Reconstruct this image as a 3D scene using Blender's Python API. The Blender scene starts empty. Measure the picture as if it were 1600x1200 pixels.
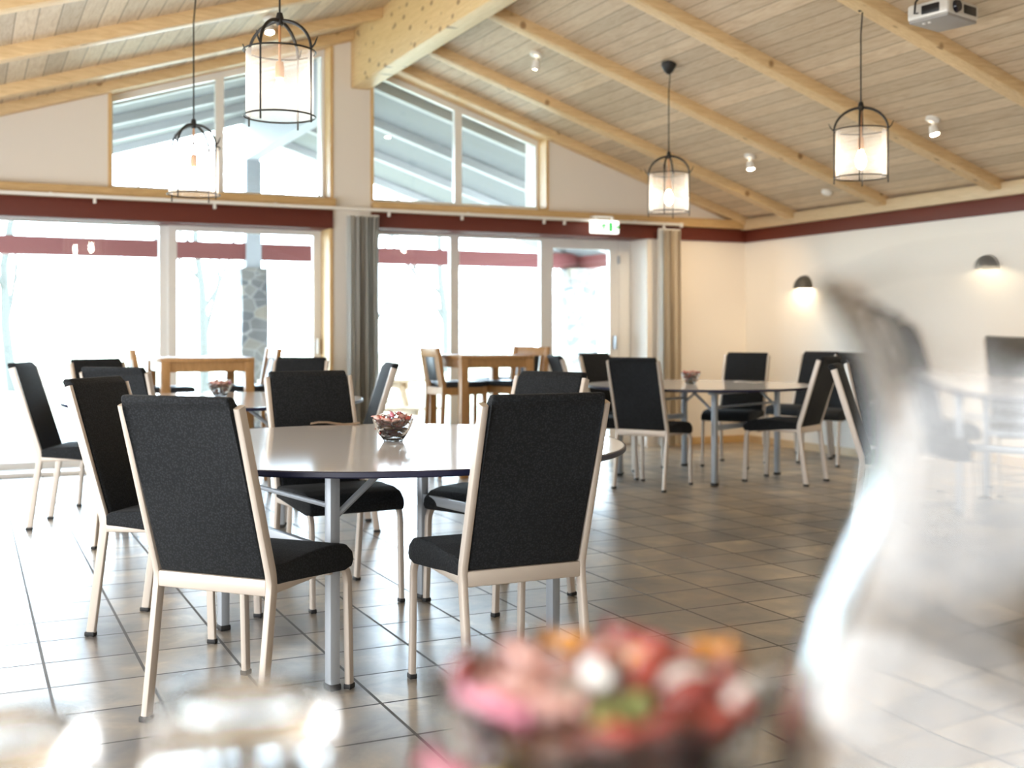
import bpy, bmesh, math, random
from mathutils import Vector, Matrix
PI = math.pi
C = bpy.context.scene.collection
scene = bpy.context.scene

# ------------------------------------------------------------------ camera, sky, exposure
YAW = math.atan2(.4288, .9036)
EYE = 1.15
cam_data = bpy.data.cameras.new('camera')
cam = bpy.data.objects.new('camera', cam_data); C.objects.link(cam)
cam.location = (0, 0, EYE)
cam.rotation_euler = (PI/2, 0, -YAW)
cam_data.sensor_width = 36.0
cam_data.lens = 36.0*1796/1600
cam_data.shift_y = -80/1600
cam_data.clip_start = 0.02
cam_data.dof.use_dof = True
cam_data.dof.focus_distance = 3.7
cam_data.dof.aperture_fstop = 2.7
cam_data.dof.aperture_blades = 0
scene.camera = cam

SKY = 22.0
world = bpy.data.worlds.new('overcast_sky'); scene.world = world
world.use_nodes = True
bg = world.node_tree.nodes['Background']
bg.inputs['Color'].default_value = (0.69, 0.84, 1.0, 1)
bg.inputs['Strength'].default_value = SKY

def area_fill(name, loc, rot, sx, sy, power, color):
    l = bpy.data.lights.new(name, 'AREA'); l.shape = 'RECTANGLE'; l.size = sx; l.size_y = sy; l.energy = power; l.color = color
    o = bpy.data.objects.new(name, l); C.objects.link(o); o.location = loc; o.rotation_euler = rot
    return o
LWALL = -1.78
# added fill light set into the unseen left wall to brighten the room
area_fill('side_fill_light', (LWALL - .04, 2.6, 1.20), (PI/2, 0, -PI/2), 11.0, 1.8, 320, (.93, .97, 1))

scene.view_settings.view_transform = 'Standard'
scene.view_settings.look = 'None'
scene.view_settings.gamma = 1
scene.view_settings.use_curve_mapping = False
scene.view_settings.exposure = 0.5
scene.cycles.use_denoising = True
scene.cycles.max_bounces = 10
scene.cycles.diffuse_bounces = 5
scene.cycles.glossy_bounces = 4
scene.cycles.transmission_bounces = 10
scene.cycles.transparent_max_bounces = 14
scene.cycles.sample_clamp_indirect = 6
scene.cycles.caustics_reflective = False
scene.cycles.caustics_refractive = False

# ------------------------------------------------------------------ helpers
R2 = Vector((math.cos(YAW), -math.sin(YAW))); D2 = Vector((math.sin(YAW), math.cos(YAW)))
def cw(X, Z):
    """camera-plan metres (right, ahead) -> room x, y"""
    return R2*X + D2*Z

def mat(name, color, rough=.5, metal=0.0, spec=.5, **kw):
    m = bpy.data.materials.new(name); m.use_nodes = True
    b = m.node_tree.nodes['Principled BSDF']
    b.inputs['Base Color'].default_value = (*color, 1)
    b.inputs['Roughness'].default_value = rough
    b.inputs['Metallic'].default_value = metal
    b.inputs['Specular IOR Level'].default_value = spec
    for k, v in kw.items():
        b.inputs[k.replace('_', ' ')].default_value = v
    return m
def nt(m): return m.node_tree, m.node_tree.nodes['Principled BSDF']
def node(t, typ, **props):
    n = t.nodes.new(typ)
    for k, v in props.items(): setattr(n, k, v)
    return n
def math_node(t, op, a, b=None):
    n = node(t, 'ShaderNodeMath', operation=op)
    for i, v in enumerate((a, b)):
        if v is None: continue
        if isinstance(v, (int, float)): n.inputs[i].default_value = v
        else: t.links.new(v, n.inputs[i])
    return n.outputs[0]
def mixc(t, fac, a, b, blend='MIX'):
    n = node(t, 'ShaderNodeMix', data_type='RGBA', blend_type=blend)
    for idx, v in ((0, fac), (6, a), (7, b)):
        if isinstance(v, (int, float)): n.inputs[idx].default_value = v
        elif isinstance(v, tuple): n.inputs[idx].default_value = (*v, 1)
        else: t.links.new(v, n.inputs[idx])
    return n.outputs[2]
def coords(t, scale=(1, 1, 1), loc=(0, 0, 0)):
    tc = node(t, 'ShaderNodeTexCoord'); mp = node(t, 'ShaderNodeMapping')
    mp.inputs['Scale'].default_value = scale; mp.inputs['Location'].default_value = loc
    t.links.new(tc.outputs['Object'], mp.inputs[0])
    return mp.outputs[0]
def noise(t, vec, scale=5, detail=4, rough=.5, dist=0):
    n = node(t, 'ShaderNodeTexNoise')
    n.inputs['Scale'].default_value = scale; n.inputs['Detail'].default_value = detail
    n.inputs['Roughness'].default_value = rough; n.inputs['Distortion'].default_value = dist
    t.links.new(vec, n.inputs['Vector'])
    return n.outputs['Fac']
def ramp(t, fac, stops):
    n = node(t, 'ShaderNodeValToRGB')
    e = n.color_ramp.elements
    while len(e) < len(stops): e.new(.5)
    for i, (p, c) in enumerate(stops):
        e[i].position = p; e[i].color = (*c, 1)
    t.links.new(fac, n.inputs[0])
    return n.outputs[0]
def bump(t, b, height, strength=.3, dist=.01):
    n = node(t, 'ShaderNodeBump')
    n.inputs['Strength'].default_value = strength; n.inputs['Distance'].default_value = dist
    t.links.new(height, n.inputs['Height']); t.links.new(n.outputs[0], b.inputs['Normal'])

def wood(name, stops, grain, rough=.5, knots=None, scale=1.0, kr=.2):
    """grain = per-axis stretch of the noise, small along the fibre"""
    m = mat(name, (.5, .4, .3), rough)
    t, b = nt(m)
    v = coords(t, tuple(g*scale for g in grain))
    f = noise(t, v, 6, 6, .6, .6)
    col = ramp(t, f, stops)
    if knots:
        vv = coords(t, knots)
        vo = node(t, 'ShaderNodeTexVoronoi'); vo.inputs['Scale'].default_value = 1.0
        t.links.new(vv, vo.inputs['Vector'])
        k = ramp(t, vo.outputs['Distance'], [(0.0, (.85, .85, .85)), (kr*.6, (.75, .75, .75)), (kr, (0, 0, 0))])
        col = mixc(t, k, col, (.24, .11, .035))
    t.links.new(col, b.inputs['Base Color'])
    bump(t, b, f, .08, .003)
    return m

# ------------------------------------------------------------------ materials
M = {}
M['wall'] = mat('warm_white_plaster', (.80, .75, .69), .75)
t, b = nt(M['wall']); bump(t, b, noise(t, coords(t), 60, 3), .08, .003)
M['brick'] = mat('painted_brick', (.86, .82, .76), .7)
t, b = nt(M['brick'])
tc = node(t, 'ShaderNodeTexCoord'); sx = node(t, 'ShaderNodeSeparateXYZ'); cx = node(t, 'ShaderNodeCombineXYZ')
t.links.new(tc.outputs['Object'], sx.inputs[0])
t.links.new(math_node(t, 'ADD', sx.outputs[0], sx.outputs[1]), cx.inputs[0]); t.links.new(sx.outputs[2], cx.inputs[1])
bt = node(t, 'ShaderNodeTexBrick')
for k, v in (('Scale', 1.0), ('Mortar Size', .006), ('Mortar Smooth', .5), ('Brick Width', .26), ('Row Height', .078)): bt.inputs[k].default_value = v
bt.inputs['Color1'].default_value = (1, 1, 1, 1); bt.inputs['Color2'].default_value = (.93, .93, .93, 1); bt.inputs['Mortar'].default_value = (.45, .45, .45, 1)
t.links.new(cx.outputs[0], bt.inputs['Vector'])
bump(t, b, bt.outputs['Color'], .22, .004)
M['red'] = mat('falu_red_paint', (.125, .020, .009), .6)
M['ledge'] = wood('pine_ledge', [(.3, (.50, .32, .14)), (.7, (.66, .45, .22))], (1.2, 12, 14), .45)
M['ledge_side'] = wood('pine_ledge_pale', [(.3, (.56, .42, .25)), (.7, (.68, .53, .34))], (12, 1.2, 14), .45)
M['rafter'] = wood('pine_rafter', [(.3, (.62, .42, .21)), (.7, (.80, .60, .34))], (1.0, 14, 9), .5, (4.5, 9, 4), kr=.15)
M['beam'] = wood('knotty_glulam', [(.3, (.66, .45, .19)), (.7, (.80, .59, .30))], (14, .8, 12), .5, (3.0, 6.5, 11), kr=.27)
M['jamb'] = wood('pine_jamb', [(.3, (.58, .38, .17)), (.7, (.74, .52, .26))], (14, 14, 1.2), .45)
M['oak'] = wood('oiled_oak', [(.3, (.34, .18, .065)), (.7, (.48, .27, .11))], (9, 9, 2), .4)
M['paleoak'] = wood('weathered_pine', [(.3, (.52, .38, .24)), (.7, (.66, .50, .34))], (3, 9, 9), .6)

# ceiling boards running along the room
M['boards'] = mat('whitewashed_boards', (.5, .4, .3), .55)
t, b = nt(M['boards'])
tc = node(t, 'ShaderNodeTexCoord'); sx = node(t, 'ShaderNodeSeparateXYZ'); t.links.new(tc.outputs['Object'], sx.inputs[0])
u = math_node(t, 'MULTIPLY', sx.outputs[0], 1/.125)
fl = math_node(t, 'FLOOR', u); fr = math_node(t, 'FRACT', u)
wn = node(t, 'ShaderNodeTexWhiteNoise', noise_dimensions='1D'); t.links.new(fl, wn.inputs['W'])
vec = node(t, 'ShaderNodeCombineXYZ')
t.links.new(math_node(t, 'MULTIPLY', sx.outputs[0], 9.0), vec.inputs[0]); t.links.new(math_node(t, 'MULTIPLY', sx.outputs[1], 1.1), vec.inputs[1]); t.links.new(wn.outputs['Value'], vec.inputs[2])
g = noise(t, vec.outputs[0], 5, 6, .65, .8)
col = ramp(t, g, [(.28, (.50, .365, .23)), (.5, (.62, .49, .34)), (.72, (.70, .585, .43))])
tone = math_node(t, 'MULTIPLY_ADD', wn.outputs['Value'], .30); t.nodes[-1].inputs[2].default_value = .82
col = mixc(t, 1.0, col, tone, 'MULTIPLY')
edge = math_node(t, 'ABSOLUTE', math_node(t, 'SUBTRACT', fr, .5))
seam = math_node(t, 'GREATER_THAN', edge, .465)
col = mixc(t, math_node(t, 'MULTIPLY', seam, .6), col, (.16, .095, .04))
t.links.new(col, b.inputs['Base Color'])
bump(t, b, math_node(t, 'SUBTRACT', g, seam), .25, .004)

# floor tiles
M['tile'] = mat('slate_tiles', (.15, .13, .11), .3)
t, b = nt(M['tile'])
tv = coords(t, (1, 1, 1), (-.242, -4.006 + .305*14, 0))
bt = node(t, 'ShaderNodeTexBrick', offset=0.0, squash=1.0)
for k, v in (('Scale', 1.0), ('Mortar Size', .0055), ('Mortar Smooth', .1), ('Bias', 0.0), ('Brick Width', .307), ('Row Height', .305)): bt.inputs[k].default_value = v
bt.inputs['Color1'].default_value = (.72, .72, .74, 1); bt.inputs['Color2'].default_value = (1.28, 1.26, 1.2, 1); bt.inputs['Mortar'].default_value = (1, 1, 1, 1)
t.links.new(tv, bt.inputs['Vector'])
n1 = noise(t, coords(t), 3.2, 7, .62, .4)
base = ramp(t, n1, [(.32, (.15, .138, .128)), (.45, (.25, .222, .19)), (.55, (.31, .26, .20)), (.66, (.45, .375, .275))])
base = mixc(t, 1.0, base, bt.outputs['Color'], 'MULTIPLY')
base = mixc(t, bt.outputs['Fac'], base, (.062, .055, .048))
t.links.new(base, b.inputs['Base Color'])
n2 = noise(t, coords(t), 14, 4, .6)
rr = math_node(t, 'MULTIPLY_ADD', n2, .10); t.nodes[-1].inputs[2].default_value = .25
rr = math_node(t, 'ADD', rr, math_node(t, 'MULTIPLY', bt.outputs['Fac'], .4))
t.links.new(rr, b.inputs['Roughness'])
hh = math_node(t, 'SUBTRACT', math_node(t, 'MULTIPLY', n1, .10), bt.outputs['Fac'])
bump(t, b, hh, .10, .005); b.inputs['IOR'].default_value = 1.9

M['white'] = mat('white_frame_paint', (.80, .79, .77), .35)
M['rail'] = mat('white_rail', (.82, .80, .76), .4)
M['metal'] = mat('champagne_metal', (.60, .53, .465), .40, .3)
M['cap'] = mat('black_rubber', (.015, .015, .016), .6)
M['black_iron'] = mat('black_iron', (.018, .017, .016), .5, .3)
M['grey_steel'] = mat('grey_blue_steel', (.42, .46, .51), .38, .25)
M['laminate'] = mat('pale_laminate', (.85, .85, .88), .09)
M['edge'] = mat('dark_blue_edge', (.012, .014, .045), .4)
M['fabric'] = mat('charcoal_weave', (.018, .02, .023), .85)
t, b = nt(M['fabric'])
b.inputs['Sheen Weight'].default_value = .03; b.inputs['Specular IOR Level'].default_value = .18
vo = node(t, 'ShaderNodeTexVoronoi'); vo.inputs['Scale'].default_value = 150; t.links.new(coords(t), vo.inputs['Vector'])
t.links.new(ramp(t, vo.outputs['Distance'], [(.1, (.025, .028, .032)), (.6, (.011, .0125, .0145))]), b.inputs['Base Color'])
bump(t, b, vo.outputs['Distance'], .35, .002)
M['leather'] = mat('black_leather', (.012, .016, .022), .4)
M['curtain_grey'] = mat('grey_curtain_cloth', (.62, .60, .56), .9)
M['curtain_beige'] = mat('beige_curtain_cloth', (.78, .69, .55), .9)
M['lining'] = mat('white_curtain_lining', (.80, .79, .76), .9)
M['paper'] = mat('white_paper', (.85, .83, .80), .6)
M['napkin'] = mat('beige_paper', (.72, .58, .47), .7)
M['glass'] = mat('clear_glass', (1, 1, 1), 0.0, Transmission_Weight=1.0, IOR=1.47)
M['silver'] = mat('silver_plastic', (.68, .66, .62), .35, .2)
M['grey_plastic'] = mat('grey_plastic', (.35, .335, .32), .5)
M['dark'] = mat('black_plastic', (.012, .012, .013), .35)
M['lens'] = mat('lens_glass', (.01, .01, .02), .08)
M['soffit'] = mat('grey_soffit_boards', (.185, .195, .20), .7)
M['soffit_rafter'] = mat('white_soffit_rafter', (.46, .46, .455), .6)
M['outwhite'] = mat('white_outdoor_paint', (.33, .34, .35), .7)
M['outred'] = mat('faded_red_paint', (.17, .042, .038), .7)
M['patio'] = mat('pale_concrete', (.62, .60, .57), .8)
t, b = nt(M['patio']); t.links.new(ramp(t, noise(t, coords(t), 3, 5), [(.3, (.19, .19, .18)), (.7, (.26, .255, .24))]), b.inputs['Base Color'])
M['lawn'] = mat('dry_spring_grass', (.42, .45, .26), .9)
t, b = nt(M['lawn']); t.links.new(ramp(t, noise(t, coords(t), 1.2, 6, .7), [(.3, (.20, .22, .15)), (.7, (.28, .28, .20))]), b.inputs['Base Color'])
M['bark'] = mat('pale_bark', (.048, .049, .043), .9)
M['leaf'] = mat('spring_leaf', (.30, .42, .10), .8)
M['stone'] = mat('field_stone', (.4, .38, .35), .85)
t, b = nt(M['stone'])
vo = node(t, 'ShaderNodeTexVoronoi'); vo.inputs['Scale'].default_value = 5.0; t.links.new(coords(t, (1, 1, 1.6)), vo.inputs['Vector'])
ve = node(t, 'ShaderNodeTexVoronoi', feature='DISTANCE_TO_EDGE'); ve.inputs['Scale'].default_value = 5.0; t.links.new(coords(t, (1, 1, 1.6)), ve.inputs['Vector'])
sp = node(t, 'ShaderNodeSeparateColor'); t.links.new(vo.outputs['Color'], sp.inputs[0])
sc_ = ramp(t, sp.outputs[0], [(.1, (.10, .10, .105)), (.5, (.17, .16, .145)), (.9, (.24, .205, .16))])
jn = ramp(t, ve.outputs['Distance'], [(.0, (1, 1, 1)), (.06, (0, 0, 0))])
t.links.new(mixc(t, jn, sc_, (.30, .295, .28)), b.inputs['Base Color']); bump(t, b, ve.outputs['Distance'], .6, .03)

def emit(name, color, strength):
    m = bpy.data.materials.new(name); m.use_nodes = True
    t = m.node_tree; t.nodes.clear()
    e = node(t, 'ShaderNodeEmission'); e.inputs[0].default_value = (*color, 1); e.inputs[1].default_value = strength
    o = node(t, 'ShaderNodeOutputMaterial'); t.links.new(e.outputs[0], o.inputs[0])
    return m
M['bulb'] = emit('glowing_bulb', (1, .86, .68), 80)
M['spot'] = emit('glowing_spot_lamp', (1, .82, .60), 120)
M['sconce_glow'] = emit('sconce_lamp', (1, .80, .52), 260)
M['sign_face'] = emit('lit_sign_face', (1, 1, .92), 1.8)
M['sign_green'] = emit('lit_sign_green', (.05, .55, .10), 1.0)

def pane_mat():
    m = bpy.data.materials.new('window_glass'); m.use_nodes = True
    t = m.node_tree; t.nodes.clear()
    tr = node(t, 'ShaderNodeBsdfTransparent'); tr.inputs[0].default_value = (.96, .98, .97, 1)
    gl = node(t, 'ShaderNodeBsdfGlossy'); gl.inputs['Roughness'].default_value = 0.0
    fr = node(t, 'ShaderNodeFresnel')
    ge = node(t, 'ShaderNodeNewGeometry')                # same reflectance on both faces of the pane
    ior = math_node(t, 'MULTIPLY_ADD', ge.outputs['Backfacing'], 1/1.5 - 1.5); t.nodes[-1].inputs[2].default_value = 1.5
    t.links.new(ior, fr.inputs[0])
    mx = node(t, 'ShaderNodeMixShader'); o = node(t, 'ShaderNodeOutputMaterial')
    t.links.new(fr.outputs[0], mx.inputs[0]); t.links.new(tr.outputs[0], mx.inputs[1]); t.links.new(gl.outputs[0], mx.inputs[2])
    t.links.new(mx.outputs[0], o.inputs[0])
    return m
M['pane'] = pane_mat()
def sheer_mat():
    m = bpy.data.materials.new('sheer_white_shade'); m.use_nodes = True
    t = m.node_tree; t.nodes.clear()
    tr = node(t, 'ShaderNodeBsdfTransparent')
    tl = node(t, 'ShaderNodeBsdfTranslucent'); tl.inputs[0].default_value = (.88, .84, .82, 1)
    df = node(t, 'ShaderNodeBsdfDiffuse'); df.inputs[0].default_value = (.85, .83, .82, 1)
    lw = node(t, 'ShaderNodeLayerWeight'); lw.inputs[0].default_value = .35
    m1 = node(t, 'ShaderNodeMixShader'); m1.inputs[0].default_value = .45
    m2 = node(t, 'ShaderNodeMixShader'); o = node(t, 'ShaderNodeOutputMaterial')
    t.links.new(tl.outputs[0], m1.inputs[1]); t.links.new(df.outputs[0], m1.inputs[2])
    f = math_node(t, 'MULTIPLY_ADD', lw.outputs['Facing'], .45); t.nodes[-1].inputs[2].default_value = .13
    t.links.new(f, m2.inputs[0]); t.links.new(tr.outputs[0], m2.inputs[1]); t.links.new(m1.outputs[0], m2.inputs[2])
    t.links.new(m2.outputs[0], o.inputs[0])
    return m
M['sheer'] = sheer_mat()

# ------------------------------------------------------------------ geometry helpers
def box(bm, lo, hi):
    x0, y0, z0 = lo; x1, y1, z1 = hi
    v = [bm.verts.new(p) for p in ((x0,y0,z0),(x1,y0,z0),(x1,y1,z0),(x0,y1,z0),(x0,y0,z1),(x1,y0,z1),(x1,y1,z1),(x0,y1,z1))]
    for f in ((0,3,2,1),(4,5,6,7),(0,1,5,4),(1,2,6,5),(2,3,7,6),(3,0,4,7)): bm.faces.new([v[i] for i in f])
def prism(bm, poly, a, b, axis='y'):
    """poly of 2-D points; axis y -> (x,z), x -> (y,z), z -> (x,y)"""
    def P(p, h): return {'y': (p[0], h, p[1]), 'x': (h, p[0], p[1]), 'z': (p[0], p[1], h)}[axis]
    A = [bm.verts.new(P(p, a)) for p in poly]; B = [bm.verts.new(P(p, b)) for p in poly]
    n = len(poly)
    bm.faces.new(A); bm.faces.new(list(reversed(B)))
    for i in range(n): bm.faces.new([A[i], B[i], B[(i+1) % n], A[(i+1) % n]])
def tube(bm, pts, r, n=8, cap=True):
    pts = [Vector(p) for p in pts]
    rr = r if isinstance(r, (list, tuple)) else [r]*len(pts)
    rings = []; up = None
    for i, p in enumerate(pts):
        d = (pts[min(i+1, len(pts)-1)] - pts[max(i-1, 0)]).normalized()
        if up is None:
            up = d.orthogonal().normalized()
        up = (up - d*up.dot(d)).normalized()
        s = d.cross(up)
        rings.append([bm.verts.new(p + (up*math.cos(2*PI*k/n) + s*math.sin(2*PI*k/n))*rr[i]) for k in range(n)])
    for i in range(len(rings)-1):
        for k in range(n): bm.faces.new([rings[i][k], rings[i][(k+1) % n], rings[i+1][(k+1) % n], rings[i+1][k]])
    if cap:
        bm.faces.new(list(reversed(rings[0]))); bm.faces.new(rings[-1])
def flat_sweep(bm, pts, x, w, d, n=12, p=4.0):
    """rounded-rectangle tube along (y,z) points at a fixed x; w = x size, d = size across the path"""
    prof = []
    for k in range(n):
        a = 2*PI*(k+.5)/n; c, s = math.cos(a), math.sin(a)
        prof.append((math.copysign(abs(c)**(2/p), c)*w/2, math.copysign(abs(s)**(2/p), s)*d/2))
    pts = [Vector((0, q[0], q[1])) for q in pts]
    rings = []
    for i, q in enumerate(pts):
        dd = (pts[min(i+1, len(pts)-1)] - pts[max(i-1, 0)]).normalized()
        nrm = Vector((1, 0, 0)).cross(dd)
        rings.append([bm.verts.new(q + Vector((x + a, 0, 0)) + nrm*b_) for a, b_ in prof])
    for i in range(len(rings)-1):
        for k in range(n): bm.faces.new([rings[i][k], rings[i][(k+1) % n], rings[i+1][(k+1) % n], rings[i+1][k]])
    bm.faces.new(list(reversed(rings[0]))); bm.faces.new(rings[-1])
def lathe(bm, prof, n=32, wave=None, ctr=(0, 0, 0), close=False):
    """prof: list of (r,z); wave(theta, i) -> radius factor, z offset"""
    rings = []
    for i, (r, z) in enumerate(prof):
        if r < 1e-6:
            rings.append([bm.verts.new((ctr[0], ctr[1], ctr[2]+z))]); continue
        ring = []
        for k in range(n):
            a = 2*PI*k/n; f, dz = wave(a, i) if wave else (1, 0)
            ring.append(bm.verts.new((ctr[0]+r*f*math.cos(a), ctr[1]+r*f*math.sin(a), ctr[2]+z+dz)))
        rings.append(ring)
    prs = list(zip(rings, rings[1:])) + ([(rings[-1], rings[0])] if close else [])
    for A, B in prs:
        if len(A) == 1 and len(B) == 1: continue
        for k in range(n):
            k2 = (k+1) % n
            if len(A) == 1: bm.faces.new([A[0], B[k2], B[k]])
            elif len(B) == 1: bm.faces.new([A[k], A[k2], B[0]])
            else: bm.faces.new([A[k], A[k2], B[k2], B[k]])
def obj(name, bm, m, parent=None, bevel=0, seg=2, smooth=True, ang=40):
    if bevel:
        bmesh.ops.bevel(bm, geom=bm.edges[:], offset=bevel, segments=seg, affect='EDGES', profile=.5, clamp_overlap=True)
    bmesh.ops.recalc_face_normals(bm, faces=bm.faces[:])
    me = bpy.data.meshes.new(name); bm.to_mesh(me); bm.free()
    if smooth:
        for p in me.polygons: p.use_smooth = True
        me.set_sharp_from_angle(angle=math.radians(ang))
    for mm in (m if isinstance(m, (list, tuple)) else [m]): me.materials.append(mm)
    o = bpy.data.objects.new(name, me); C.objects.link(o)
    if parent: o.parent = parent
    return o
def tag(o, label=None, cat=None, group=None, kind=None):
    if label: o['label'] = label
    if cat: o['category'] = cat
    if group: o['group'] = group
    if kind: o['kind'] = kind
    return o
def thing(name, label, cat, loc=(0, 0, 0), rz=0, group=None):
    o = bpy.data.objects.new(name, None); C.objects.link(o)
    o.empty_display_size = .1
    o.location = loc; o.rotation_euler = (0, 0, rz)
    return tag(o, label, cat, group)
def struct(name, bm, m, parent=None, label=None, **k):
    o = obj(name, bm, m, parent, **k)
    if parent is None: tag(o, label, None, None, 'structure')
    return o
def kids(o): return [c for c in bpy.data.objects if c.parent == o]
def dup(root, loc, rz=0, label=None, group=None, children=None):
    r = root.copy(); C.objects.link(r); r.location = loc; r.rotation_euler = (0, 0, rz)
    if label: r['label'] = label
    if group: r['group'] = group
    for ch in kids(root):
        c = ch.copy(); C.objects.link(c); c.parent = r
        for gch in kids(ch):
            d = gch.copy(); C.objects.link(d); d.parent = c
    return r
def nb(): return bmesh.new()

# ------------------------------------------------------------------ room shell
BW, RW, LW, RY = 9.909, 7.437, LWALL, -3.2          # back wall, right wall, left wall, rear wall
GL, GU = 10.26, 10.10                                # glazing planes, lower and upper
def zr(x): return 2.335 + .324*(RW - x)              # right ceiling slope
def zl(x): return 2.935 + .315*(x - .238)            # left ceiling slope
RIDGE = 3.19

bm = nb(); box(bm, (LW-.3, RY-.3, -.12), (RW+.3, BW+.45, 0)); struct('floor', bm, M['tile'], label='grey brown slate tile floor reflecting the windows')
bm = nb()
for f, x0, x1 in ((zl, LW-.3, RIDGE), (zr, RIDGE, RW+.3)):
    prism(bm, [(x0, f(x0)), (x1, f(x1)), (x1, f(x1)+.14), (x0, f(x0)+.14)], RY-.3, BW+.5)
struct('ceiling', bm, M['boards'], smooth=False, label='sloping ceiling of whitewashed wooden boards')

# back wall, with the openings left free
UL, UR = (1.045, 2.94), (3.29, 5.09)                 # upper window openings (x)
SILL = 2.335
LO_T = 2.13                                          # top of the lower openings
bm = nb()
T = .5
prism(bm, [(LW, SILL), (UL[0], SILL), (UL[0], zl(UL[0])), (LW, zl(LW))], BW, BW+T)
prism(bm, [(UL[1], SILL), (UR[0], SILL), (UR[0], zr(UR[0])), (RIDGE, zl(RIDGE)), (UL[1], zl(UL[1]))], BW, BW+T)
prism(bm, [(UR[1], SILL), (RW+.3, SILL), (RW+.3, zr(RW+.3)), (UR[1], zr(UR[1]))], BW, BW+T)
box(bm, (LW, BW, LO_T), (RW+.3, BW+T, SILL))
box(bm, (2.94, BW, 0), (3.29, BW+T, LO_T))
box(bm, (6.215, BW, 0), (RW+.3, BW+T, LO_T))
box(bm, (LW, BW, 0), (-1.05, BW+T, LO_T))
struct('wall_back', bm, M['wall'], smooth=False, label='pale gable wall with glazed doors and upper windows')
bm = nb(); box(bm, (RW, RY, 0), (RW+.3, BW+.002, 2.60)); struct('wall_right', bm, M['brick'], smooth=False, label='white painted brick side wall')
bm = nb()
box(bm, (LW-.3, RY, 0), (LW, BW, .28)); box(bm, (LW-.3, RY, 2.12), (LW, BW, 2.40))
box(bm, (LW-.3, RY, .28), (LW, -2.92, 2.12)); box(bm, (LW-.3, 8.12, .28), (LW, BW, 2.12))
struct('wall_left', bm, M['wall'], smooth=False)
fill_band = bpy.data.objects.new('added_window_band', None); C.objects.link(fill_band); tag(fill_band, None, None, None, 'structure')  # unseen window band, added to house the fill light
bm = nb()
for k in range(9):
    y = -2.92 + 11.04*k/8; box(bm, (LW-.03, y-.03, .28), (LW+.01, y+.03, 2.12))
box(bm, (LW-.03, -2.92, .28), (LW+.01, 8.12, .32)); box(bm, (LW-.03, -2.92, 2.08), (LW+.01, 8.12, 2.12))
obj('window_frame', bm, M['white'], fill_band, smooth=False)  # bars of the added window band in front of the fill light
bm = nb(); box(bm, (LW-.10, -2.92, .28), (LW-.09, 8.12, 2.12)); obj('fill_backing', bm, M['paper'], fill_band, smooth=False)  # added white panel closing the opening behind the fill light
bm = nb(); prism(bm, [(LW, 0), (RW, 0), (RW, zr(RW)), (RIDGE, zr(RIDGE)), (RIDGE, zl(RIDGE)), (LW, zl(LW))], RY-.3, RY)
struct('wall_rear', bm, M['wall'], smooth=False)

# wooden ledge, red beams, skirting
bm = nb(); box(bm, (LW, BW-.09, 2.235), (UL[1]+.005, BW, SILL)); struct('trim_1', bm, M['ledge'], bevel=.006, label='pine ledge under the upper left window')
bm = nb(); box(bm, (UR[0], BW-.09, 2.235), (RW-.09, BW, SILL-.01)); struct('trim_2', bm, M['ledge'], bevel=.006, label='pine ledge under the upper right window')
bm = nb(); box(bm, (RW-.09, RY, 2.225), (RW, BW, 2.335)); struct('trim_3', bm, M['ledge_side'], bevel=.006, label='pine band along the top of the side wall')
bm = nb(); box(bm, (LW, BW-.03, 2.075), (2.935, BW+.34, 2.235)); struct('trim_4', bm, M['red'], bevel=.004, label='dark red lintel beam over the left glass doors')
bm = nb(); box(bm, (3.295, BW-.03, 2.10), (RW, BW+.34, 2.235)); struct('trim_5', bm, M['red'], bevel=.004, label='dark red lintel beam over the right glass doors')
bm = nb(); box(bm, (RW-.035, RY, 2.10), (RW, BW-.03, 2.225)); struct('trim_6', bm, M['red'], bevel=.004, label='dark red beam along the side wall')
bm = nb(); box(bm, (6.50, BW-.018, 0), (RW, BW, .075)); struct('baseboard_back', bm, M['ledge'], label='pine skirting on the back wall')
bm = nb(); box(bm, (RW-.018, RY, 0), (RW, BW-.018, .075)); struct('baseboard_right', bm, M['ledge_side'], label='pine skirting on the brick wall')

# ridge beam and rafters
bm = nb(); box(bm, (3.105, RY, 3.335), (3.275, BW, 4.02)); struct('ridge_beam', bm, M['beam'], bevel=.008, label='thick knotty pine ridge beam')
RAFT = [9.85, 9.09, 7.83, 6.58, 5.32, 4.07, 2.81, 1.56, .3]
for i, y in enumerate(RAFT):
    w = .125 if i else .10
    for side, f in (('left', zl), ('right', zr)):
        bm = nb()
        x0, x1 = (LW, 3.105) if side == 'left' else (3.275, RW-.02)
        prism(bm, [(x0, f(x0)+.01), (x1, f(x1)+.01), (x1, f(x1)-.085), (x0, f(x0)-.085)], y-w/2, y+w/2 if i else BW)
        struct('ceiling_beam', bm, M['rafter'], bevel=.006, label='pine rafter on the %s ceiling slope' % side)

# ------------------------------------------------------------------ windows and doors in the back wall
def part(name, m, parent, lo, hi, bevel=.004):
    bm = nb(); box(bm, lo, hi); return obj(name, bm, m, parent, bevel=bevel)
def pane(parent, x0, x1, z0, z1, y):
    bm = nb(); box(bm, (x0, y-.008, z0), (x1, y+.008, z1)); return obj('pane', bm, M['pane'], parent, smooth=False)
def win_root(name, label):
    o = bpy.data.objects.new(name, None); C.objects.link(o); return tag(o, label, None, None, 'structure')

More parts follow.
